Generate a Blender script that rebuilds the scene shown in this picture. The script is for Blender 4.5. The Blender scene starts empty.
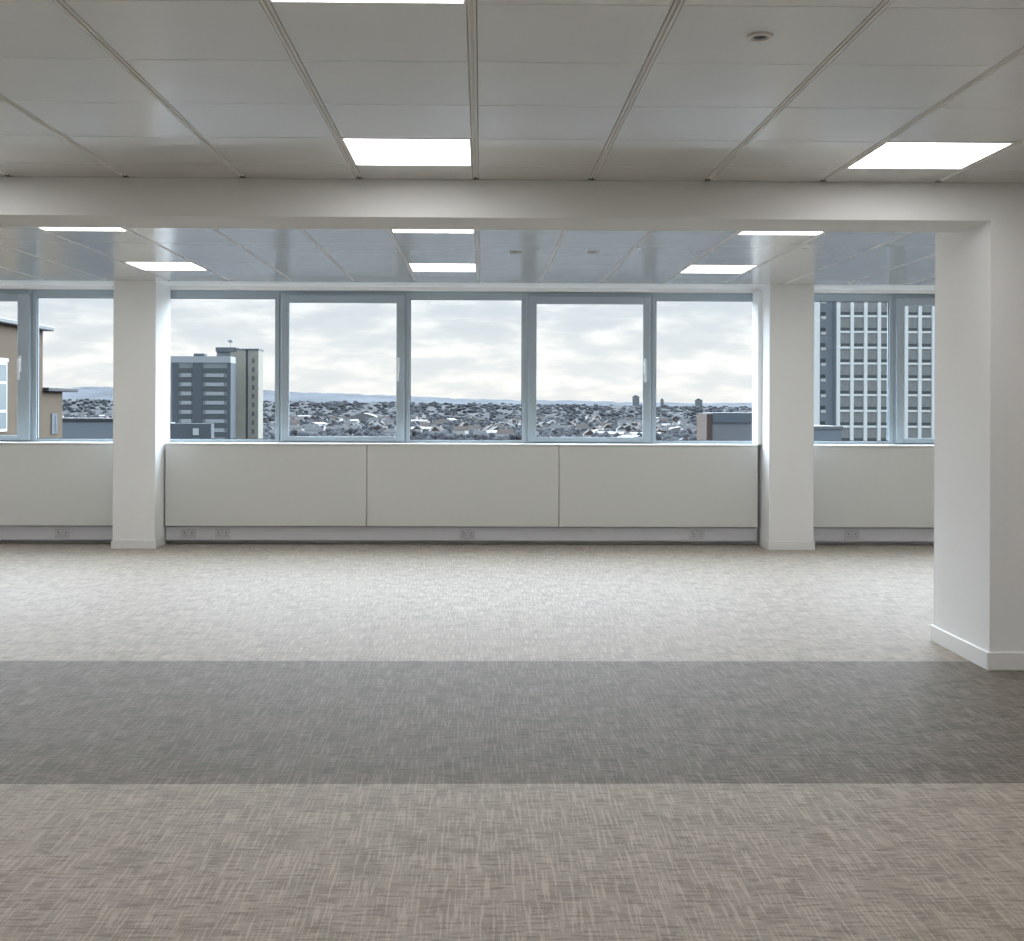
import bpy, bmesh, math, random
from mathutils import Matrix, Vector

sc = bpy.context.scene
COL = sc.collection
R = random.Random(7)

# ------------------------------------------------------------------ camera
cd = bpy.data.cameras.new('camera')
cam = bpy.data.objects.new('camera', cd)
COL.objects.link(cam)
sc.camera = cam
cd.sensor_fit = 'HORIZONTAL'
cd.sensor_width = 36.0
cd.lens = 36.0 * 1217.97 / 1024.0
cd.shift_x = 0.0132
cd.shift_y = -0.0639
cd.clip_end = 20000
cd.clip_start = 0.05
cam.matrix_world = (Matrix.Translation((0, 0, 1.3856)) @ Matrix.Rotation(-0.0145, 4, 'Z')
                    @ Matrix.Rotation(math.pi / 2, 4, 'X') @ Matrix.Rotation(0.0037, 4, 'Z'))

# ------------------------------------------------------------------ view
vs = sc.view_settings
vs.view_transform = 'Standard'
vs.look = 'None'
vs.gamma = 1.0
vs.use_curve_mapping = False
vs.exposure = 0.0
sc.cycles.use_denoising = True
sc.cycles.max_bounces = 10
sc.cycles.diffuse_bounces = 6
sc.cycles.glossy_bounces = 4
sc.cycles.transparent_max_bounces = 16
sc.cycles.sample_clamp_indirect = 6.0
sc.cycles.caustics_reflective = False
sc.cycles.caustics_refractive = False

LAMP = 7.7        # radiance of the ceiling light diffusers


# ------------------------------------------------------------------ node helpers
def nodes_of(m):
    m.use_nodes = True
    nt = m.node_tree
    nt.nodes.clear()
    return nt


def N(nt, kind, **kw):
    n = nt.nodes.new(kind)
    for k, v in kw.items():
        if k in n.inputs:
            n.inputs[k].default_value = v
        else:
            setattr(n, k, v)
    return n


def L(nt, a, b):
    nt.links.new(a, b)


def ramp(nt, stops, interp='LINEAR'):
    r = nt.nodes.new('ShaderNodeValToRGB')
    r.color_ramp.interpolation = interp
    e = r.color_ramp.elements
    while len(e) > 1:
        e.remove(e[-1])
    e[0].position = stops[0][0]
    e[0].color = stops[0][1]
    for p, c in stops[1:]:
        x = e.new(p)
        x.color = c
    return r


def c4(r, g, b):
    return (r, g, b, 1.0)


# ------------------------------------------------------------------ sky
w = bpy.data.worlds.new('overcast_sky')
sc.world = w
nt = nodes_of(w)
tc = N(nt, 'ShaderNodeTexCoord')
sep = N(nt, 'ShaderNodeSeparateXYZ')
L(nt, tc.outputs['Generated'], sep.inputs[0])
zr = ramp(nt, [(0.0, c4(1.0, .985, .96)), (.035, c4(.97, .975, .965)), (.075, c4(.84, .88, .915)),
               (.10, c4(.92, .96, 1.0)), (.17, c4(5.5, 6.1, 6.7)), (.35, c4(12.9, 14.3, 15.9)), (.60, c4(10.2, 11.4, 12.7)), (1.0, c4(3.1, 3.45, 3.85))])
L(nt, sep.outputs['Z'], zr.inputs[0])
mp = N(nt, 'ShaderNodeMapping')
mp.inputs['Scale'].default_value = (7.0, 7.0, 24.0)
mp.inputs['Location'].default_value = (1.3, 0.4, 0.9)
L(nt, tc.outputs['Generated'], mp.inputs[0])
nz = N(nt, 'ShaderNodeTexNoise', Scale=2.6, Detail=6.0, Roughness=0.55)
L(nt, mp.outputs[0], nz.inputs['Vector'])
cr = ramp(nt, [(.36, c4(.87, .90, .93)), (.47, c4(.93, .95, .965)), (.56, c4(1.06, 1.055, 1.04)), (.64, c4(1.2, 1.18, 1.15))])
L(nt, nz.outputs[0], cr.inputs[0])
mx = N(nt, 'ShaderNodeMix', data_type='RGBA', blend_type='MULTIPLY')
mx.inputs[0].default_value = 1.0
L(nt, zr.outputs[0], mx.inputs[6])
L(nt, cr.outputs[0], mx.inputs[7])
# sky facing the windows brightened to light the room, dimmed behind the building
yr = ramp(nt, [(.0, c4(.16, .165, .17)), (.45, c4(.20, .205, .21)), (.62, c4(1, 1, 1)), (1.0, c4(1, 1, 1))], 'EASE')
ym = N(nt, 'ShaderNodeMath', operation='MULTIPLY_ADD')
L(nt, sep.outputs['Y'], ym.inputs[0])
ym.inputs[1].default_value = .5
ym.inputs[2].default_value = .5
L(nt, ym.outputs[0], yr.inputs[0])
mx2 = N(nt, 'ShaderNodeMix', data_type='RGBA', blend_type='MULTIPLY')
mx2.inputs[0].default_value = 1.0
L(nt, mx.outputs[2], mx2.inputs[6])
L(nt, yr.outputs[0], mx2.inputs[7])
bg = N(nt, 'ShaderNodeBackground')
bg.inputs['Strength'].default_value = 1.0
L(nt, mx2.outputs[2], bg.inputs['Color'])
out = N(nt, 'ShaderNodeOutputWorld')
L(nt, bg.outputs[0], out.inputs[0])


# ------------------------------------------------------------------ materials
def mat(name, col, rough=0.6, metal=0.0, spec=0.5, var=0.0, vscale=4.0, bump=0.0, bscale=60.0):
    m = bpy.data.materials.new(name)
    nt = nodes_of(m)
    p = N(nt, 'ShaderNodeBsdfPrincipled')
    p.inputs['Roughness'].default_value = rough
    p.inputs['Metallic'].default_value = metal
    p.inputs['Specular IOR Level'].default_value = spec
    t = N(nt, 'ShaderNodeTexCoord')
    if var > 0:
        n = N(nt, 'ShaderNodeTexNoise', Scale=vscale, Detail=4.0)
        L(nt, t.outputs['Object'], n.inputs['Vector'])
        a = [max(0, x * (1 - var)) for x in col]
        b = [x * (1 + var) for x in col]
        r = ramp(nt, [(.3, c4(*a)), (.7, c4(*b))])
        L(nt, n.outputs[0], r.inputs[0])
        L(nt, r.outputs[0], p.inputs['Base Color'])
    else:
        p.inputs['Base Color'].default_value = c4(*col)
    if bump > 0:
        n = N(nt, 'ShaderNodeTexNoise', Scale=bscale, Detail=3.0)
        L(nt, t.outputs['Object'], n.inputs['Vector'])
        b = N(nt, 'ShaderNodeBump', Strength=bump, Distance=0.002)
        L(nt, n.outputs[0], b.inputs['Height'])
        L(nt, b.outputs[0], p.inputs['Normal'])
    o = N(nt, 'ShaderNodeOutputMaterial')
    L(nt, p.outputs[0], o.inputs[0])
    return m


def carpet(name, lo, mid, hi, spec=.3, sheen=.08):
    """woven loop carpet: pale and dark yarn streaks running both ways"""
    m = bpy.data.materials.new(name)
    nt = nodes_of(m)
    t = N(nt, 'ShaderNodeTexCoord')

    def streak(sx, sy, loc, det=3.0):
        mp = N(nt, 'ShaderNodeMapping')
        mp.inputs['Scale'].default_value = (sx, sy, 1)
        mp.inputs['Location'].default_value = loc
        L(nt, t.outputs['Object'], mp.inputs[0])
        n = N(nt, 'ShaderNodeTexNoise', Scale=1.0, Detail=det, Roughness=0.5)
        L(nt, mp.outputs[0], n.inputs['Vector'])
        return n.outputs[0]
    a = streak(115, 5.0, (3, 1, 0), 2.0)
    b = streak(13.0, 72, (7, 2, 0), 3.0)
    c = streak(7, 7, (1, 9, 0), 2.0)
    f = streak(150, 150, (4, 4, 0), 1.0)

    def step(x, lo_, hi_, k):
        q = N(nt, 'ShaderNodeMapRange', interpolation_type='SMOOTHSTEP')
        L(nt, x, q.inputs['Value'])
        q.inputs['From Min'].default_value = lo_
        q.inputs['From Max'].default_value = hi_
        q.inputs['To Min'].default_value = 0.0
        q.inputs['To Max'].default_value = k
        return q.outputs[0]

    def add(x, y, op='ADD'):
        q = N(nt, 'ShaderNodeMath', operation=op)
        L(nt, x, q.inputs[0])
        L(nt, y, q.inputs[1])
        return q.outputs[0]
    pale = add(step(a, .50, .64, .42), step(b, .54, .68, .26))
    dark = add(step(b, .47, .33, .42), step(c, .55, .35, .14))
    s = add(add(pale, step(f, .2, .8, .22)), dark, 'SUBTRACT')
    r = ramp(nt, [(.0, c4(*lo)), (.26, c4(*mid)), (.72, c4(*hi))])
    off = N(nt, 'ShaderNodeMath', operation='ADD')
    L(nt, s, off.inputs[0])
    off.inputs[1].default_value = .14
    L(nt, off.outputs[0], r.inputs[0])
    p = N(nt, 'ShaderNodeBsdfPrincipled')
    p.inputs['Roughness'].default_value = 0.62
    p.inputs['Specular IOR Level'].default_value = spec
    p.inputs['Sheen Weight'].default_value = sheen
    p.inputs['Sheen Roughness'].default_value = 0.5
    L(nt, r.outputs[0], p.inputs['Base Color'])
    bp = N(nt, 'ShaderNodeBump', Strength=0.35, Distance=0.003)
    L(nt, s, bp.inputs['Height'])
    L(nt, bp.outputs[0], p.inputs['Normal'])
    o = N(nt, 'ShaderNodeOutputMaterial')
    L(nt, p.outputs[0], o.inputs[0])
    return m


def emit(name, col, k):
    m = bpy.data.materials.new(name)
    nt = nodes_of(m)
    e = N(nt, 'ShaderNodeEmission')
    e.inputs[0].default_value = c4(*col)
    e.inputs[1].default_value = k
    o = N(nt, 'ShaderNodeOutputMaterial')
    L(nt, e.outputs[0], o.inputs[0])
    return m


def glass(name, tint, refl=1.0):
    m = bpy.data.materials.new(name)
    nt = nodes_of(m)
    tr = N(nt, 'ShaderNodeBsdfTransparent')
    tr.inputs[0].default_value = c4(*tint)
    gl = N(nt, 'ShaderNodeBsdfGlossy')
    gl.inputs['Roughness'].default_value = 0.02
    fr = N(nt, 'ShaderNodeFresnel', IOR=1.45)
    mxx = N(nt, 'ShaderNodeMixShader')
    am = N(nt, 'ShaderNodeMath', operation='MULTIPLY')
    L(nt, fr.outputs[0], am.inputs[0])
    am.inputs[1].default_value = refl
    L(nt, am.outputs[0], mxx.inputs[0])
    L(nt, tr.outputs[0], mxx.inputs[1])
    L(nt, gl.outputs[0], mxx.inputs[2])
    o = N(nt, 'ShaderNodeOutputMaterial')
    L(nt, mxx.outputs[0], o.inputs[0])
    return m


M = {}
M['paint'] = mat('white_wall_paint', (.885, .90, .91), .55, spec=.3, var=.012, vscale=1.5, bump=.05, bscale=180)
M['skirting'] = mat('white_gloss_paint', (.87, .88, .89), .32)
M['panel'] = mat('white_panel_laminate', (.71, .725, .71), .38, spec=.45)
M['sill'] = mat('sill_paint', (.84, .85, .85), .35)
M['trunk'] = mat('grey_trunking', (.66, .67, .72), .42)
M['socket'] = mat('grey_socket_plastic', (.54, .55, .59), .4)
M['slot'] = mat('dark_slot', (.09, .09, .10), .6)
M['alu'] = mat('blue_grey_aluminium', (.38, .45, .50), .38, spec=.5, var=.02, vscale=3)
M['gasket'] = mat('black_gasket', (.03, .035, .04), .6)
M['handle'] = mat('pale_handle_metal', (.80, .83, .84), .3, metal=.1)
M['glass'] = glass('window_glass', (.97, .98, .98), .12)
M['tile'] = mat('metal_ceiling_tile', (.61, .62, .612), .24, spec=.7, var=.02, vscale=2)
_p = [n for n in M['tile'].node_tree.nodes if n.type == 'BSDF_PRINCIPLED'][0]
_p.inputs['Coat Weight'].default_value = 1.0
_p.inputs['Coat Roughness'].default_value = 0.22
_p.inputs['Coat IOR'].default_value = 1.75
M['bar'] = mat('ceiling_bar_metal', (.82, .82, .81), .25, spec=.5)
M['void_shade'] = mat('ceiling_void_shade', (.05, .05, .05), .9)
M['ceilpaint'] = mat('ceiling_margin_paint', (.88, .88, .88), .3)
M['lampframe'] = mat('lamp_frame_white', (.85, .85, .84), .35)
M['diffuser'] = emit('lamp_diffuser', (1.0, .978, .948), LAMP)
M['carpet'] = carpet('pale_carpet', (.262, .225, .180), (.385, .338, .283), (.52, .466, .398))
M['carpetdark'] = carpet('dark_carpet', (.112, .095, .077), (.182, .158, .132), (.28, .249, .212), .2, .05)
M['concrete'] = mat('concrete_slab', (.4, .4, .4), .8, var=.05)
M['dark'] = mat('dark_lens', (.05, .05, .05), .4)


# ------------------------------------------------------------------ mesh helpers
class MB:
    def __init__(s):
        s.bm = bmesh.new()
        s.mats = []

    def mi(s, m):
        if m is None:
            return 0
        if m not in s.mats:
            s.mats.append(m)
        return s.mats.index(m)

    def box(s, x0, x1, y0, y1, z0, z1, m=None, bev=0.0, seg=1):
        i = s.mi(m)
        r = bmesh.ops.create_cube(s.bm, size=1.0)
        vsx = r['verts']
        for v in vsx:
            v.co = ((x0 + x1) / 2 + v.co.x * (x1 - x0), (y0 + y1) / 2 + v.co.y * (y1 - y0), (z0 + z1) / 2 + v.co.z * (z1 - z0))
        fs = set(f for v in vsx for f in v.link_faces)
        for f in fs:
            f.material_index = i
        if bev > 0:
            es = list(set(e for v in vsx for e in v.link_edges))
            q = bmesh.ops.bevel(s.bm, geom=es, offset=bev, segments=seg, affect='EDGES', profile=.5)
            for f in q['faces']:
                f.material_index = i
        return s

    def prism(s, pts, y0, y1, m=None):
        """polygon in xz extruded along y"""
        i = s.mi(m)
        a = [s.bm.verts.new((x, y0, z)) for x, z in pts]
        b = [s.bm.verts.new((x, y1, z)) for x, z in pts]
        n = len(pts)
        fs = [s.bm.faces.new(a), s.bm.faces.new(b[::-1])]
        for k in range(n):
            fs.append(s.bm.faces.new((a[k], b[k], b[(k + 1) % n], a[(k + 1) % n])))
        for f in fs:
            f.material_index = i
        bmesh.ops.recalc_face_normals(s.bm, faces=fs)
        return s

    def lathe(s, prof, cx, cy, m=None, seg=32):
        """profile of (radius, z) spun round a vertical axis"""
        i = s.mi(m)
        rings = []
        for r, z in prof:
            if r < 1e-6:
                rings.append([s.bm.verts.new((cx, cy, z))])
            else:
                rings.append([s.bm.verts.new((cx + r * math.cos(2 * math.pi * k / seg), cy + r * math.sin(2 * math.pi * k / seg), z)) for k in range(seg)])
        fs = []
        for a, b in zip(rings, rings[1:]):
            for k in range(seg):
                k2 = (k + 1) % seg
                if len(a) == 1:
                    fs.append(s.bm.faces.new((a[0], b[k], b[k2])))
                elif len(b) == 1:
                    fs.append(s.bm.faces.new((a[k], b[0], a[k2])))
                else:
                    fs.append(s.bm.faces.new((a[k], b[k], b[k2], a[k2])))
        for f in fs:
            f.material_index = i
            f.smooth = True
        bmesh.ops.recalc_face_normals(s.bm, faces=fs)
        return s

    def build(s, name, m=None, parent=None, loc=(0, 0, 0)):
        me = bpy.data.meshes.new(name)
        s.bm.to_mesh(me)
        s.bm.free()
        if m is not None and not s.mats:
            me.materials.append(m)
        for x in s.mats:
            me.materials.append(x)
        o = bpy.data.objects.new(name, me)
        o.location = loc
        if parent is not None:
            o.parent = parent
        COL.objects.link(o)
        return o


def tag(o, label, cat, group=None, kind=None):
    o['label'] = label
    o['category'] = cat
    if group:
        o['group'] = group
    if kind:
        o['kind'] = kind
    return o


def struct(o):
    o['kind'] = 'structure'
    return o


def empty(name, loc=(0, 0, 0)):
    o = bpy.data.objects.new(name, None)
    o.location = loc
    o.empty_display_size = .1
    COL.objects.link(o)
    return o


def copy_tree(o, parent=None):
    c = o.copy()
    COL.objects.link(c)
    if parent is not None:
        c.parent = parent
    for ch in list(o.children):
        copy_tree(ch, c)
    return c


# ------------------------------------------------------------------ dimensions
H = 2.5628                     # ceiling
XL, XR = -9.62, 9.30           # side walls
YB = -5.2                      # wall behind the camera
BF, BK = 6.376, 6.82           # cross beam front and back
YM = 11.72                     # end of the metal ceiling, start of the painted margin
YP = 11.69                     # pillar fronts
YC = 12.0                      # front of the under-window panels
YW = 12.25                     # window frame front face
PIT, X0 = .605, -.0315         # near ceiling module
PIT2 = .59                     # far ceiling module

# ------------------------------------------------------------------ floor
b = MB()
for y0, y1, m in ((YB, 4.4557, M['carpet']), (4.4557, 6.5911, M['carpetdark']), (6.5911, 12.16, M['carpet'])):
    b.box(XL, XR, y0, y1, -.012, 0, m)
b.box(XL - .3, XR + .3, YB - .3, 12.6, -.30, -.0125, M['concrete'])
struct(b.build('floor'))

# ------------------------------------------------------------------ walls
b = MB()
b.box(XL - .2, XL, YB - .2, 12.45, 0, 2.8)
struct(b.build('wall_left', M['paint']))
b = MB()
b.box(XR, XR + .2, YB - .2, 12.45, 0, 2.8)
struct(b.build('wall_right', M['paint']))
b = MB()
b.box(XL, XR, YB - .2, YB, 0, 2.8)
struct(b.build('wall_rear', M['paint']))
b = MB()
b.box(XL, XR, 12.17, 12.40, 0, .985, M['paint'])
b.box(XL, XR, 12.40, 12.45, -.5, .985, M['concrete'])
struct(b.build('wall_back'))
b = MB()
b.box(XL, XR, 12.19, 12.40, 2.525, 2.62, M['ceilpaint'])
b.box(XL, XR, 12.40, 12.45, 2.525, 3.2, M['concrete'])
struct(b.build('trim_9'))

# ------------------------------------------------------------------ lamps: which tiles they take
near_rows = [4.18 + PIT * j for j in (-14, -10, -6, -2, 2)]
near_cols = [X0 + PIT * (k * 4) for k in range(-4, 4)]         # right-hand bar of the column of lamps
far_rows = [10.155 - 4 * PIT, 10.155]
far_cols = [X0 + PIT2 * (k * 4) for k in range(-4, 4)]

# ------------------------------------------------------------------ ceiling
b = MB()


def tiles(gap, pitch, xlo, xhi, ys, ylo, yhi, lamps):
    for k in range(-40, 40):
        xa, xb = X0 + pitch * k + .0135 + gap, X0 + pitch * (k + 1) - .0135 - gap
        xa, xb = max(xa, xlo), min(xb, xhi)
        if xb - xa < .02:
            continue
        for j in range(-60, 60):
            ya, yb = ys + PIT * j + .0007, ys + PIT * (j + 1) - .0007
            ya, yb = max(ya, ylo), min(yb, yhi)
            if yb - ya < .02:
                continue
            if any(abs((xa + xb) / 2 - lx) < .1 and abs((ya + yb) / 2 - ly) < .1 for lx, ly in lamps):
                continue
            b.box(xa, xb, ya, yb, H, H + .018, M['tile'], bev=.002)
    for k in range(-40, 40):
        x = X0 + pitch * k
        if xlo + .03 < x < xhi - .03:
            b.box(x - .0135, x - .0022, ylo, yhi - .07, H - .0015, H + .03, M['bar'], bev=.002)
            b.box(x + .0022, x + .0135, ylo, yhi - .07, H - .0015, H + .03, M['bar'], bev=.002)
            b.box(x - .0022, x + .0022, ylo, yhi - .07, H + .005, H + .03, M['bar'])
            b.box(x - .0135 - gap, x + .0135 + gap, yhi - .07, yhi - .002, H + .001, H + .03, M['void_shade'])  # solid dark plug stands in for the shade of the bar-end notch


lamps_near = [(c - PIT / 2, r + PIT / 2) for c in near_cols for r in near_rows]
lamps_far = [(c - PIT2 / 2, r + PIT / 2) for c in far_cols for r in far_rows]
tiles(.0014, PIT, XL, XR, 4.18, YB, BF, lamps_near)
tiles(.001, PIT2, XL, XR, 10.155, BK, YM, lamps_far)
b.box(XL, XR, YM, 12.19, H, H + .06, M['ceilpaint'])
b.box(XL - .2, XR + .2, YB - .2, 12.40, H + .062, H + .25, M['void_shade'])
struct(b.build('ceiling'))

# ------------------------------------------------------------------ beam and columns
b = MB()
b.box(XL, 2.683, BF, BK, 2.366, H + .06)
struct(b.build('beam', M['paint']))
b = MB()
b.box(3.62, XR, BF, BK, 2.366, H + .06)
struct(b.build('beam', M['paint']))


def skirt(o, x0, x1, y0, y1, h=.095, t=.016, sides='LFRB'):
    k = MB()
    if 'F' in sides:
        k.box(x0 - t, x1 + t, y0 - t, y0, 0, h, bev=.003)
    if 'B' in sides:
        k.box(x0 - t, x1 + t, y1, y1 + t, 0, h, bev=.003)
    if 'L' in sides:
        k.box(x0 - t, x0, y0, y1, 0, h, bev=.003)
    if 'R' in sides:
        k.box(x1, x1 + t, y0, y1, 0, h, bev=.003)
    return struct(k.build('baseboard', M['skirting'], o))


b = MB()
b.box(2.683, 3.62, BF, 7.165, 0, H + .06)
o = struct(b.build('column', M['paint']))
skirt(o, 2.683, 3.62, BF, 7.165)
for x0, x1 in ((-3.514, -3.11), (2.779, 3.21), (9.08, XR)):
    b = MB()
    b.box(x0, x1, YP, 12.24, 0, H + .02, bev=.003)
    o = struct(b.build('pillar', M['paint']))
    skirt(o, x0, x1, YP, 12.0, h=.085, t=.012, sides='LFR' if x1 < 9 else 'LF')

k = MB()
k.box(XL, XL + .016, YB, 12.1, 0, .095, bev=.003)
struct(k.build('baseboard_left', M['skirting']))
k = MB()
k.box(XR - .016, XR, YB, YP, 0, .095, bev=.003)
struct(k.build('baseboard_right', M['skirting']))
k = MB()
k.box(XL + .016, XR - .016, YB, YB + .016, 0, .095, bev=.003)
struct(k.build('baseboard_rear', M['skirting']))

# ------------------------------------------------------------------ under-window panels, sills, trunking
bays = [(XL, -3.526), (-3.098, 2.742), (3.222, 9.07)]
joints = [[-7.25, -5.35], [-1.119, .774], [5.12, 7.05]]
plabels = [['white boxed panel under the window at the far left wall', 'white boxed panel under the left windows, second along',
            'white panel casing under the left windows, left of the left pillar'],
           ['white panel casing right of the left pillar, leftmost of three between the pillars',
            'white panel casing in the middle of the three between the pillars',
            'white panel casing left of the right pillar, rightmost of three between the pillars'],
           ['white panel casing right of the right pillar, under the window facing the gridded tower', 'white boxed panel under the right windows, second along',
            'white boxed panel under the window at the far right wall']]
n = 1
for bi, (x0, x1) in enumerate(bays):
    k = MB()
    k.box(x0, x1, YC - .012, YW + .02, .987, 1.003, bev=.004, seg=2)
    struct(k.build('trim_%d' % n, M['sill']))
    k = MB()
    k.box(x0, x1, 12.045, 12.165, .042, .178, bev=.003)
    k.box(x0, x1, 12.042, 12.046, .098, .101)
    struct(k.build('trim_%d' % (n + 1), M['trunk']))
    n += 2
    cuts = [x0] + joints[bi] + [x1]
    for i in range(3):
        k = MB()
        k.box(cuts[i] + (.003 if i else .004), cuts[i + 1] - (.003 if i < 2 else .004), YC, 12.16, .187, .9865, bev=.0025)
        tag(k.build('casing_panel', M['panel']), plabels[bi][i], 'panel', 'white panels under the windows')

b = MB()
b.box(2.737, 2.7785, 11.995, 12.249, 1.0035, 2.525, bev=.002)
struct(b.build('trim_10', M['paint']))

# ------------------------------------------------------------------ sockets on the trunking


def socket(x, label):
    t = empty('power_socket', (x, 12.045, .108))
    k = MB()
    k.box(-.073, .073, -.009, -.0002, -.043, .043, bev=.003, seg=2)
    k.build('face_plate', M['socket'], t)
    for s in (-1, 1):
        k = MB()
        k.box(s * .036 - .005, s * .036 + .005, -.0112, -.0085, .004, .017)
        k.box(s * .036 - .013, s * .036 - .005, -.0112, -.0085, -.018, -.013)
        k.box(s * .036 + .005, s * .036 + .013, -.0112, -.0085, -.018, -.013)
        k.build('pin_hole', M['slot'], t)
        k = MB()
        k.box(s * .022 - .006, s * .022 + .006, -.0125, -.0085, .022, .036, bev=.001)
        k.build('switch', M['trunk'], t)
    tag(t, label, 'socket', 'power sockets along the grey trunking')


for x, lab in ((-4.11, 'double power socket in the grey trunking left of the left pillar'),
               (-2.876, 'double power socket in the trunking nearest the left pillar on its right side'),
               (-2.54, 'double power socket in the trunking, second to the right of the left pillar'),
               (-.127, 'double power socket in the trunking under the middle white panel'),
               (2.148, 'double power socket in the trunking left of the right pillar'),
               (3.69, 'double power socket in the grey trunking right of the right pillar')):
    socket(x, lab)

# ------------------------------------------------------------------ windows
edges = [-9.32, -8.12, -6.90, -5.70, -4.49, -3.28, -2.02, -.757, .458, 1.72, 2.95, 4.17, 5.43, 6.62, 7.88, 9.09]
is_sash = [False, True, False, True, False, False, True, False, True, False, False, True, False, True, False]
is_sash[3] = True
ZB, ZT = 1.003, 2.522
for i in range(len(edges) - 1):
    x0, x1 = edges[i], edges[i + 1]
    name = 'window_%d' % (i + 1)
    k = MB()
    f = .045
    k.box(x0 + .0015, x0 + f, YW, YW + .07, ZB, ZT, bev=.003)
    k.box(x1 - f, x1 - .0015, YW, YW + .07, ZB, ZT, bev=.003)
    k.box(x0 + f, x1 - f, YW, YW + .07, ZT - .075, ZT, bev=.003)
    k.box(x0 + f, x1 - f, YW, YW + .07, ZB, ZB + .03, bev=.003)
    wobj = struct(k.build(name, M['alu']))
    if is_sash[i]:
        a, c = x0 + .02, x1 - .012
        k = MB()
        t = .08
        tr_ = .125 if i == 3 else t
        z0, z1 = ZB + .012, ZT - .040
        k.box(a, a + t, YW - .03, YW - .002, z0, z1, bev=.004)
        k.box(c - tr_, c, YW - .03, YW - .002, z0, z1, bev=.004)
        k.box(a + t, c - tr_, YW - .03, YW - .002, z1 - t, z1, bev=.004)
        k.box(a + t, c - tr_, YW - .03, YW - .002, z0, z0 + .052, bev=.004)
        sash = k.build('sash', M['alu'], wobj)
        k = MB()
        k.box(a + t - .006, c - tr_ + .006, YW - .014, YW - .008, z0 + .046, z1 - t + .006)
        k.build('glass_pane', M['glass'], wobj)
        k = MB()
        hx = c - .06 - (0 if i != 3 else .035)
        k.box(hx - .013, hx + .013, YW - .040, YW - .030, 1.70, 1.86, bev=.004, seg=2)
        k.box(hx - .011, hx + .011, YW - .075, YW - .038, 1.80, 1.825, bev=.004, seg=2)
        k.box(hx - .011, hx + .011, YW - .085, YW - .068, 1.62, 1.835, bev=.006, seg=2)
        hd = k.build('handle', M['handle'], sash)
    else:
        k = MB()
        k.box(x0 + f - .004, x1 - f + .004, YW + .03, YW + .036, ZB + .026, ZT - .071)
        k.build('glass_pane', M['glass'], wobj)
        k = MB()
        for q in ((x0 + f, x0 + f + .006, ZB + .03, ZT - .075), (x1 - f - .006, x1 - f, ZB + .03, ZT - .075),
                  (x0 + f + .006, x1 - f - .006, ZB + .03, ZB + .036), (x0 + f + .006, x1 - f - .006, ZT - .081, ZT - .075)):
            k.box(q[0], q[1], YW + .022, YW + .029, q[2], q[3])
        k.build('gasket', M['gasket'], wobj)

# ------------------------------------------------------------------ ceiling lights


def lamp(w_, d_, loc):
    t = empty('ceiling_light', loc)
    k = MB()
    e = .008
    k.box(-w_ / 2, -w_ / 2 + e, -d_ / 2, d_ / 2, -.002, .03)
    k.box(w_ / 2 - e, w_ / 2, -d_ / 2, d_ / 2, -.002, .03)
    k.box(-w_ / 2 + e, w_ / 2 - e, -d_ / 2, -d_ / 2 + e, -.002, .03)
    k.box(-w_ / 2 + e, w_ / 2 - e, d_ / 2 - e, d_ / 2, -.002, .03)
    k.box(-w_ / 2 + e, w_ / 2 - e, -d_ / 2 + e, d_ / 2 - e, .02, .03)
    k.build('frame', M['lampframe'], t)
    k = MB()
    k.box(-w_ / 2 + e, w_ / 2 - e, -d_ / 2 + e, d_ / 2 - e, .001, .012)
    k.build('diffuser', M['diffuser'], t)
    return t


near_named = {(3, 2): 'square lit ceiling panel left of centre, nearest in front of the beam',
              }
labels = {('n', 0, 4): 'square lit ceiling panel left of centre just in front of the beam',
          ('n', 1, 4): 'square lit ceiling panel at the upper right, just in front of the beam',
          ('n', 0, 3): 'lit ceiling panel cut by the top edge of the photo, left of centre',
          ('f', -1, 0): 'lit ceiling strip just behind the beam at the left, its front edge hidden',
          ('f', 0, 0): 'lit ceiling panel just behind the beam in the middle, above another panel',
          ('f', 1, 0): 'lit ceiling panel just behind the beam at the right, near the right pillar',
          ('f', -1, 1): 'lit ceiling panel near the windows above the left pillar',
          ('f', 0, 1): 'lit ceiling panel near the windows, middle of the row above the panes',
          ('f', 1, 1): 'lit ceiling panel near the windows left of the right pillar'}
first = {}
for zone, cols, rows, wd in (('n', near_cols, near_rows, PIT - .030), ('f', far_cols, far_rows, PIT2 - .029)):
    for ci, c in enumerate(cols):
        for ri, r in enumerate(rows):
            p = (c - (PIT if zone == 'n' else PIT2) / 2, r + PIT / 2, H)
            if zone not in first:
                t = lamp(wd, PIT - .004, p)
                first[zone] = t
            else:
                t = copy_tree(first[zone])
                t.location = p
            kx = ci - 4
            lab = labels.get((zone, kx, ri))
            if lab is None:
                lab = ('square lit ceiling panel of the near ceiling, out past the edge of the photo' if zone == 'n'
                       else 'square lit ceiling panel of the far ceiling, out past the edge of the photo')
            tag(t, lab, 'ceiling light', 'ceiling light panels')

# ------------------------------------------------------------------ ceiling fittings


def fitting(x, y, r, label, rim='lampframe'):
    t = empty('ceiling_sensor', (x, y, H))
    k = MB()
    k.lathe([(r, .0), (r, -.004), (r * .92, -.007), (r * .70, -.008), (r * .62, -.003), (r * .60, .004)], 0, 0)
    k.build('rim', M[rim], t)
    k = MB()
    k.lathe([(r * .60, -.001), (r * .5, -.004), (r * .3, -.008), (0, -.009)], 0, 0)
    k.build('lens', M['dark'], t)
    tag(t, label, 'ceiling fitting', 'round ceiling fittings')


fitting(.884, 3.863, .041, 'small round white-rimmed fitting with dark centre in the near ceiling, upper right')
fitting(.263, 9.363, .05, 'small round dark fitting in the far ceiling, left of the other one', 'socket')
fitting(.853, 9.337, .045, 'small round dark fitting in the far ceiling, right of the other one', 'trunk')

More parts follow.
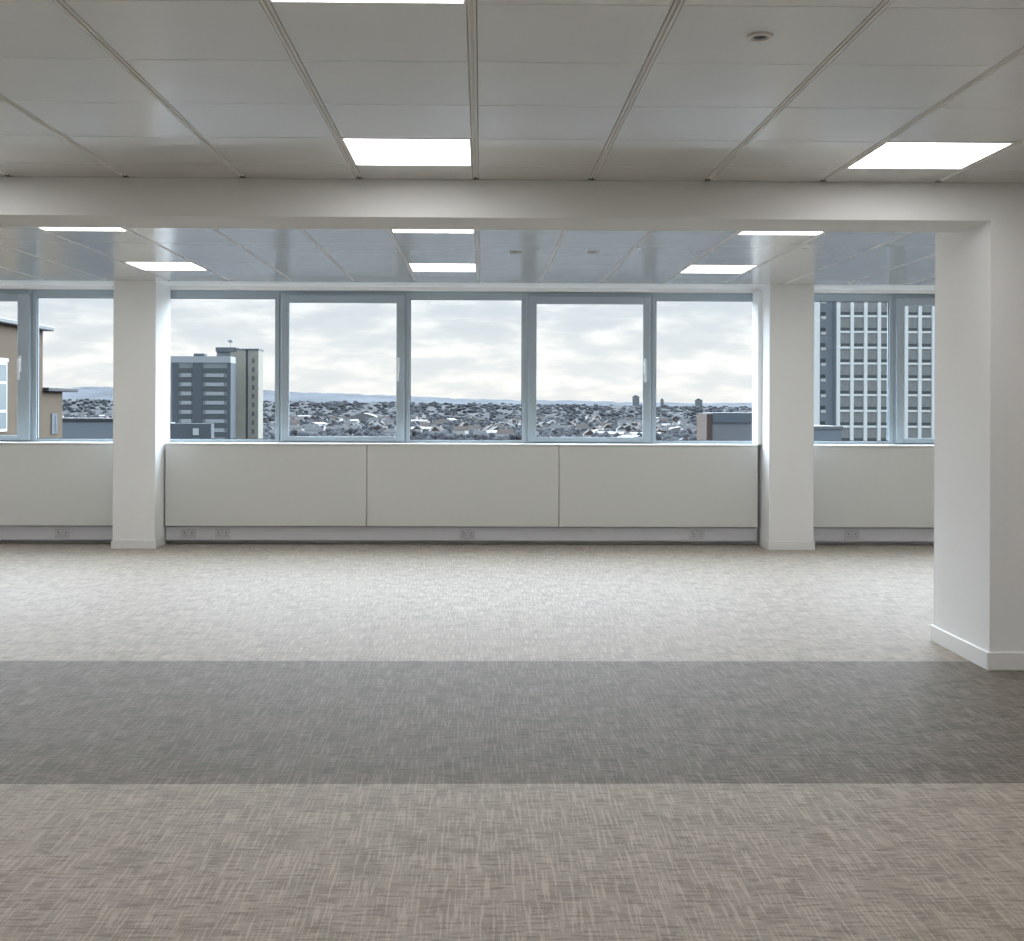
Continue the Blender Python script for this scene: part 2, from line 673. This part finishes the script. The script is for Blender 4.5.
# ================================================================== outdoors
GZ = -28.0
M['ground'] = mat('town_ground', (.044, .047, .052), .95, spec=.1, var=.4, vscale=.02)
M['wood'] = mat('woodland', (.074, .078, .086), .95, spec=.0, var=.5, vscale=.04)  # blue-grey tone carries distance haze in the tree colour
M['hill'] = mat('hazed_wooded_hill', (.080, .090, .105), .95, spec=.05, var=.25, vscale=.006)  # haze over the far hills is tinted into this colour
M['brick'] = mat('tan_brick', (.125, .097, .070), .85, spec=.2, var=.1, vscale=1.2)
M['fascia'] = mat('pale_fascia', (.175, .183, .19), .6)
M['darkroof'] = mat('dark_roof', (.05, .053, .058), .7)
M['greyroof'] = mat('grey_blue_parapet', (.20, .23, .26), .7)
M['tgrey'] = mat('grey_tower_concrete', (.22, .24, .25), .8, var=.1, vscale=.3)
M['tdark'] = mat('dark_tower_cladding', (.09, .105, .12), .6)
M['tlight'] = mat('pale_tower_band', (.36, .38, .39), .7)
M['ttan'] = mat('tan_tower_concrete', (.29, .275, .235), .85, var=.06, vscale=.3)
M['owhite'] = mat('white_tower_rib', (.78, .79, .76), .6)
M['opane'] = mat('tower_window_grey', (.27, .275, .265), .3, var=.25, vscale=.35)
M['odark'] = mat('tower_window_dark', (.10, .115, .12), .25)
M['oblue'] = mat('tower_dark_recess', (.29, .315, .35), .6)
M['roofA'] = mat('brown_roof', (.085, .07, .064), .9)
M['roofB'] = mat('grey_roof', (.085, .09, .095), .9)
M['wallA'] = mat('pale_house_wall', (.45, .43, .42), .9)
M['wallB'] = mat('brick_house_wall', (.09, .065, .054), .9)
M['shed'] = mat('pale_shed_sheeting', (.17, .17, .17), .6)
M['extglass'] = mat('outdoor_window_glass', (.22, .25, .265), .15)
M['white'] = mat('white_outdoor_paint', (.5, .52, .52), .6)

# ground, hills
b = MB()
b.box(-3500, 3500, 35, 9000, GZ - 2, GZ)
struct(b.build('ground', M['ground']))


def hill(y0, pts, depth, seed, m):
    rr = random.Random(seed)
    bm = bmesh.new()
    xs, zs = [], []
    x = pts[0][0]
    while x <= pts[-1][0]:
        for (xa, za), (xb, zb) in zip(pts, pts[1:]):
            if xa <= x <= xb:
                z = za + (zb - za) * (x - xa) / (xb - xa)
                break
        xs.append(x)
        zs.append(z + rr.uniform(-2.0, 2.0) + 1.2 * math.sin(x * .021))
        x += 22
    rows = []
    for j, (fy, fz) in enumerate(((0, 0), (.35, .45), (.65, .8), (.85, .95), (1, 1), (1.3, .9), (1.8, 0))):
        rows.append([bm.verts.new((x * (1 + 0 * fy), y0 + depth * fy + rr.uniform(-20, 20), GZ - .5 + (z - GZ) * fz * (1 if fz in (0, 1) else rr.uniform(.93, 1.05))))
                     for x, z in zip(xs, zs)])
    for a, c in zip(rows, rows[1:]):
        for k in range(len(a) - 1):
            f = bm.faces.new((a[k], a[k + 1], c[k + 1], c[k]))
            f.smooth = True
    me = bpy.data.meshes.new('hill')
    bm.to_mesh(me)
    bm.free()
    me.materials.append(m)
    o = bpy.data.objects.new('hill', me)
    COL.objects.link(o)
    return struct(o)


hill(3600, [(-3200, 60), (-1600, 54), (-1490, 60), (-1356, 62), (-1000, 58), (-700, 49), (-556, 43), (-306, 37), (-261, 33),
            (0, 24), (152, 19), (196, 22), (420, 18), (589, 14), (1008, 11), (2600, 9)], 900, 3, M['hill'])
hill(2600, [(-2400, 10), (-1200, 12), (-600, 8), (-300, 6), (0, 3), (300, 0), (900, -3), (1900, -4)], 500, 5, M['ground'])

# trees over the town: one uncountable mass
bm = bmesh.new()
tr = random.Random(11)
proto = bmesh.new()
bmesh.ops.create_icosphere(proto, subdivisions=1, radius=1)
pv = [v.co.copy() for v in proto.verts]
pf = [[v.index for v in f.verts] for f in proto.faces]
proto.free()
RX = [(-2400, 10), (-1200, 12), (-600, 8), (-300, 6), (0, 3), (300, 0), (900, -3), (1900, -4)]
for k in range(8800):
    d = 900 * (2620 / 900) ** tr.random()
    s = tr.uniform(-.50, .40)
    if k < 1000:
        d = tr.uniform(480, 900)
        s = tr.uniform(-.6, .5)
    g = GZ
    if k > 5600:                       # woods climbing the low ridge
        q = tr.random()
        d = 2600 + 500 * q
        g = [z0 + (z1 - z0) * (d * s - xa) / (xb - xa) for (xa, z0), (xb, z1) in zip(RX, RX[1:]) if xa <= d * s <= xb][0]
        fq = q / .35 * .45 if q < .35 else (.45 + (q - .35) / .3 * .35 if q < .65 else .8 + (q - .65) / .35 * .2)
        g = GZ + (g - GZ) * fq - 2.0
    x, y = d * s, d
    r = tr.uniform(2.2, 5.2)
    hz = tr.uniform(.7, 1.15)
    if g != GZ:
        r *= 1.45
        hz *= .62
    vsn = [bm.verts.new((x + p.x * r * tr.uniform(.8, 1.3), y + p.y * r, g + r * .7 * hz + p.z * r * hz)) for p in pv]
    for f in pf:
        bm.faces.new([vsn[i] for i in f]).smooth = True
me = bpy.data.meshes.new('woodland')
bm.to_mesh(me)
bm.free()
me.materials.append(M['wood'])
o = bpy.data.objects.new('woodland', me)
COL.objects.link(o)
tag(o, 'haze-tinted blue-grey mass of trees spread through the distant town', 'trees', kind='stuff')


# houses
def house_mesh(name, w_, d_, h_, rh, wm, rm):
    k = MB()
    k.box(-w_ / 2, w_ / 2, -d_ / 2, d_ / 2, 0, h_, wm)
    k.prism([(-w_ / 2 - .4, h_), (w_ / 2 + .4, h_), (w_ / 2, h_ + .3), (0, h_ + rh), (-w_ / 2, h_ + .3)], -d_ / 2 - .3, d_ / 2 + .3, rm)
    k.box(w_ * .2, w_ * .2 + .8, -.5, .5, h_ + rh * .3, h_ + rh + .9, wm)
    return k


protos = []
for lab, a in (('tiny pale-walled house with a brown roof among the trees of the distant town', (9, 12, 6, 4, M['wallA'], M['roofA'])),
               ('tiny brick house with a grey roof among the trees of the distant town', (10, 9, 6, 3.5, M['wallB'], M['roofB'])),
               ('tiny pale house with a grey roof among the trees of the distant town', (8, 14, 7, 3, M['wallA'], M['roofB'])),
               ('long white-roofed building among the trees of the distant town', (14, 26, 6, 2.0, M['wallA'], M['shed']))):
    protos.append((lab, a))
meshes = {}
hr = random.Random(21)
placed = []
cnt = 0
while cnt < 300:
    d = 950 * (2500 / 950) ** hr.random() if cnt < 275 else hr.uniform(520, 930)
    s = hr.uniform(-.40, .26)
    x, y = d * s, d
    if any((x - a) ** 2 + (y - c) ** 2 < 30 ** 2 for a, c in placed):
        continue
    placed.append((x, y))
    q = hr.choices(range(4), (4, 3, 3, 1.0))[0]
    lab, a = protos[q]
    nm = 'house' if q < 3 else 'warehouse'
    if q not in meshes:
        o = house_mesh(nm, *a).build(nm)
        meshes[q] = o
    else:
        o = meshes[q].copy()
        COL.objects.link(o)
    o.location = (x, y, GZ)
    o.rotation_euler = (0, 0, hr.choice((0, .3, -.4, 1.5, 1.2, 1.8)))
    tag(o, lab, 'house' if q < 3 else 'building', ['brown-roofed houses of the distant town', 'brick houses of the distant town',
                                                   'grey-roofed pale houses of the distant town', 'white-roofed buildings of the distant town'][q])
    cnt += 1

# small landmark sheds and far towers


def shed_curved(loc, w_, d_, h_, rise, label):
    k = MB()
    pts = [(-w_ / 2, 0)] + [(-w_ / 2 + w_ * i / 12, h_ + rise * math.sin(math.pi * i / 12)) for i in range(13)] + [(w_ / 2, 0)]
    k.prism(pts[::-1], -d_ / 2, d_ / 2)
    o = k.build('curved_shed', M['shed'], None, loc)
    tag(o, label, 'building')


shed_curved((-205, 2150, GZ), 46, 60, 8, 6, 'pale shed with a low curved roof far off in the left opening window')


def far_block(x, y, w_, d_, h_, label, m='fascia'):
    t = empty('tower_block', (x, y, GZ))
    k = MB()
    k.box(-w_ / 2, w_ / 2, -d_ / 2, d_ / 2, 0, h_)
    k.build('body', M[m], t)
    k = MB()
    k.box(-w_ / 4, w_ / 4, -d_ / 4, d_ / 4, h_ - .2, h_ + 2.5)
    k.build('plant_room', M['darkroof'], t)
    for z in range(4, int(h_) - 2, 4):
        if z < h_ - 26:
            continue
        k = MB()
        k.box(-w_ / 2 + 1, w_ / 2 - 1, -d_ / 2 - .3, -d_ / 2 + .5, z, z + 1.6)
        k.build('window_band', M['tgrey'], t)
    tag(t, label, 'building')


far_block(396, 3110, 17, 12, 53, 'far grey tower on the skyline just left of the right opening window handle')
far_block(463, 3110, 8, 10, 45, 'slim far tower on the skyline just right of the handled window')
far_block(557, 3110, 18, 12, 45, 'squat far block on the skyline in the pane left of the right pillar')

k = MB()
k.box(-13, 13, -6, 6, 0, 7.5, M['shed'], bev=.2)
k.box(-13.3, 13.3, -6.3, 6.3, 7.4, 8.2, M['darkroof'])
o = k.build('white_shed', None, None, (88, 1420, GZ))
tag(o, 'low white flat-roofed shed in the town, lower left of the right opening window', 'building')
for x, y, w_, lab in ((-385, 1130, 30, 'pale flat industrial shed seen left of the left pillar, nearer one'),
                      (-480, 1350, 36, 'pale flat industrial shed seen left of the left pillar, farther one'),
                      (-130, 1900, 40, 'long pale shed in the middle of the town, in the centre pane'),
                      (205, 1250, 22, 'long pale shed in the town in the pane left of the right pillar')):
    k = MB()
    k.prism([(-w_ / 2, 0), (w_ / 2, 0), (w_ / 2, 6), (0, 8), (-w_ / 2, 6)], -9, 9, M['shed'])
    k.box(-w_ / 2 + 2, w_ / 2 - 2, -9.2, -8.9, 1, 3, M['darkroof'])
    o = k.build('industrial_shed', None, None, (x, y, GZ))
    tag(o, lab, 'building')

# --- brick building at far left
t = empty('brick_building', (-25.05, 60, GZ))
k = MB()
k.box(-14, 0, -22, 10, 0, 33.55)
k.build('wall', M['brick'], t)
k = MB()
k.box(-14.6, .42, -22.6, 10.7, 33.55, 33.80, bev=.04)
k.build('roof', M['fascia'], t)
for y in (-6.5, 3.9):
    k = MB()
    k.box(-.02, .06, y - 1.6, y + .75, 27.9, 31.55)
    k.box(-.02, .09, y - 1.7, y + .85, 31.55, 31.75)
    wf = k.build('window', M['white'], t)
    for za, zb in ((28.05, 28.9), (29.05, 30.4), (30.55, 31.4)):
        k = MB()
        k.box(.02, .075, y - 1.45, y + .6, za, zb)
        k.build('pane', M['extglass'], wf)
tag(t, 'tan brick building with a pale overhanging roof at the left edge', 'building')

# --- low brick block behind it
t = empty('brick_annexe', (-25.06, 70.02, GZ))
k = MB()
k.box(-8, 0, 0, 3.3, 0, 30.1)
k.build('wall', M['brick'], t)
k = MB()
k.box(-8.5, .35, 0, 5.1, 30.08, 30.3, bev=.03)
k.build('roof', M['darkroof'], t)
k = MB()
k.box(-.02, .06, 1.35, 2.35, 27.6, 28.8)
wf = k.build('window', M['tdark'], t)
k = MB()
k.box(.03, .08, 1.9, 2.25, 27.75, 28.65)
k.build('pane', M['tdark'], wf)
tag(t, 'low tan brick block with a dark flat roof right of the taller brick building', 'building')

# --- grey parapet roof
t = empty('flat_roof_building', (-40, 130, GZ))
k = MB()
k.box(-12, 4.6, -2, 2, 0, 27.6)
k.build('wall', M['greyroof'], t)
k = MB()
k.box(-12.2, 4.7, -2.2, 2.2, 27.55, 27.85)
k.build('coping', M['darkroof'], t)
tag(t, 'blue-grey flat-roofed building below the window edge left of the left pillar', 'building')

# --- grey and tan tower pair
t = empty('grey_tower_block', (-93, 400, GZ))
hT = 44.7
k = MB()
k.box(-16, 11.0, 0, 8, 0, hT)
k.build('wall', M['tgrey'], t)
k = MB()
k.box(-16.2, 11.1, -.3, 8.1, hT - 1.8, hT + .3)
k.build('parapet', M['tlight'], t)
k = MB()
k.box(-1.5, 2.0, 2, 6, hT, hT + 1.3)
k.build('roof_hut', M['tdark'], t)
for x0, x1 in ((-7.9, -6.0), (-1.2, 1.9), (10.0, 11.15)):
    k = MB()
    k.box(x0, x1, -.25, 8.05 if x0 > 9 else .3, 0, hT - 1.9)
    k.build('dark_bay', M['tdark'], t)
for x0, x1 in ((-6.0, -1.2), (1.9, 10.0)):
    for j in range(9):
        z = hT - 4.6 - 3.0 * j
        k = MB()
        k.box(x0 + .2, x1 - .2, -.18, .2, z - .6, z + 1.0)
        wf = k.build('window', M['odark'], t)
        k = MB()
        k.box(x0 + .2 + .9, x1 - .2 - (.8 if x1 > 5 else .3), -.35, .1, z - 1.9, z - .7)
        k.build('spandrel', M['tlight'], wf)
tag(t, 'grey slab tower block with dark vertical bays right of the left pillar', 'building')

t = empty('tan_tower_block', (-79.6, 415, GZ))
hT = 47.9
k = MB()
k.box(-5.6, -.3, 0, 9, 0, hT)
k.box(-.3, .5, .6, 9, 0, hT + .2)
k.box(.5, 4.0, 0, 9, 0, hT - .2)
k.build('wall', M['ttan'], t)
k = MB()
k.box(-.28, .48, .45, .7, 0, hT - .4)
k.build('recess', M['tdark'], t)
k = MB()
k.box(-10.4, -5.6, 1.0, 12, 0, hT + .7)
k.build('stair_core', M['tgrey'], t)
k = MB()
k.box(-10.5, -3.6, -.2, 9, hT - .7, hT + .75)
k.box(-3.6, 4.1, -.1, 9.1, hT - .25, hT + .35)
k.build('parapet', M['tdark'], t)
for j in range(9):
    k = MB()
    k.box(1.9, 2.6, -.15, .2, hT - 4.5 - 3 * j, hT - 3.0 - 3 * j)
    k.build('window', M['tdark'], t)
k = MB()
k.box(-6.7, -6.5, 5, 5.2, hT + .6, hT + 3.4)
k.lathe([(.0, hT + 2.6), (.7, hT + 2.8), (1.1, hT + 3.5), (1.0, hT + 3.5), (.6, hT + 2.95), (0, hT + 2.8)], -6.6, 5.1)
k.build('antenna', M['tlight'], t)
tag(t, 'taller tan concrete tower with a dark groove and roof antenna beside the grey slab', 'building')

k = MB()
k.box(-22, 12.6, -10, -6, 0, 23.6, M['tdark'])
k.box(-22.2, 1, -10.2, -5.8, 23.5, 23.9, M['tlight'])
k.box(7.3, 9.0, -10.4, -9.8, 20.2, 22.2, M['white'])
o = k.build('low_block', None, None, (-92, 370, GZ))
tag(o, 'low dark building with a white roof edge at the foot of the grey tower', 'building')

# --- gridded office tower at right
t = empty('office_tower', (74.9, 254, GZ))
RP, FP = 2.86, 3.31
k = MB()
k.box(-.35, RP * 9 + .4, .7, 22, 0, 58)
k.build('wall', M['oblue'], t)
for i in range(10):
    k = MB()
    k.box(RP * i - .33, RP * i + .33, 0, .9, 18, 58)
    k.build('rib', M['owhite'], t)
Z0 = 20.85 - GZ
for j in range(-1, 10):
    z = Z0 - FP * j
    k = MB()
    k.box(0, RP * 9, .35, .9, z - .75, z - .3)
    k.build('spandrel', M['owhite'], t)
pw = None
for j in range(0, 9):
    for i in range(9):
        z = Z0 - FP * j
        if pw is None:
            k = MB()
            k.box(.42, RP - .42, .52, .9, -2.95, -.72)
            k.box(RP / 2 - .06, RP / 2 + .06, .46, .9, -2.95, -.72)
            pw = k.build('window', M['opane'], t)
            k = MB()
            k.box(.42, RP - .42, .5, .9, -FP - .3, -FP + .36)
            k.build('vent_panel', M['odark'], pw)
            o = pw
        else:
            o = copy_tree(pw, t)
        o.location = (RP * i, 0, z)
for i in range(9):
    o = copy_tree(pw, t)
    o.location = (RP * i, 0, Z0 + FP)
k = MB()
k.box(-4.0, -.35, 3.0, 22, 0, 58)
k.build('stair_recess', M['oblue'], t)
k = MB()
k.box(-5.9, -4.0, -.1, 22, 22.5, 58)
k.build('end_pier', M['owhite'], t)
for j in range(-1, 9):
    z = Z0 - FP * j
    k = MB()
    k.box(-3.0, -2.0, 2.8, 3.2, z - .3, z + .5)
    wf = k.build('stair_window', M['odark'], t)
    k = MB()
    k.box(-2.9, -1.9, 2.75, 3.2, z - 1.0, z - .35)
    k.build('stair_sill', M['owhite'], wf)
    k = MB()
    k.box(-5.9, -5.2, -.2, .2, z - .4, z + .2)
    k.build('pier_notch', M['opane'], t)
tag(t, 'white gridded office tower filling the windows right of the right pillar', 'building')

k = MB()
k.box(-6, 3.5, -8, 8, 0, 25.9, M['greyroof'])
k.box(-6.2, 3.7, -8.2, 8.2, 25.6, 26.1, M['fascia'])
o = k.build('low_roof_block', None, None, (56, 208, GZ))
tag(o, 'low grey roof in front of the foot of the gridded office tower', 'building')

# --- dark-roofed block left of the right pillar
t = empty('low_brick_block', (62, 300, GZ))
k = MB()
k.box(-4.8, 12, .3, 14, 0, 25.4)
k.build('wall', M['fascia'], t)
k = MB()
k.box(-6.2, -4.8, 0, 14, 0, 27.4)
k.build('brick_end', M['wallB'], t)
k = MB()
k.box(-4.8, 12.2, -.4, 14, 25.3, 27.7)
rf = k.build('roof', M['tdark'], t)
for x in (5, 7.2):
    k = MB()
    k.box(x, x + 1.1, -.6, -.3, 25.7, 27.2)
    k.build('rooflight', M['tlight'], rf)
tag(t, 'low building with a dark roof band and brick end just left of the right pillar', 'building')
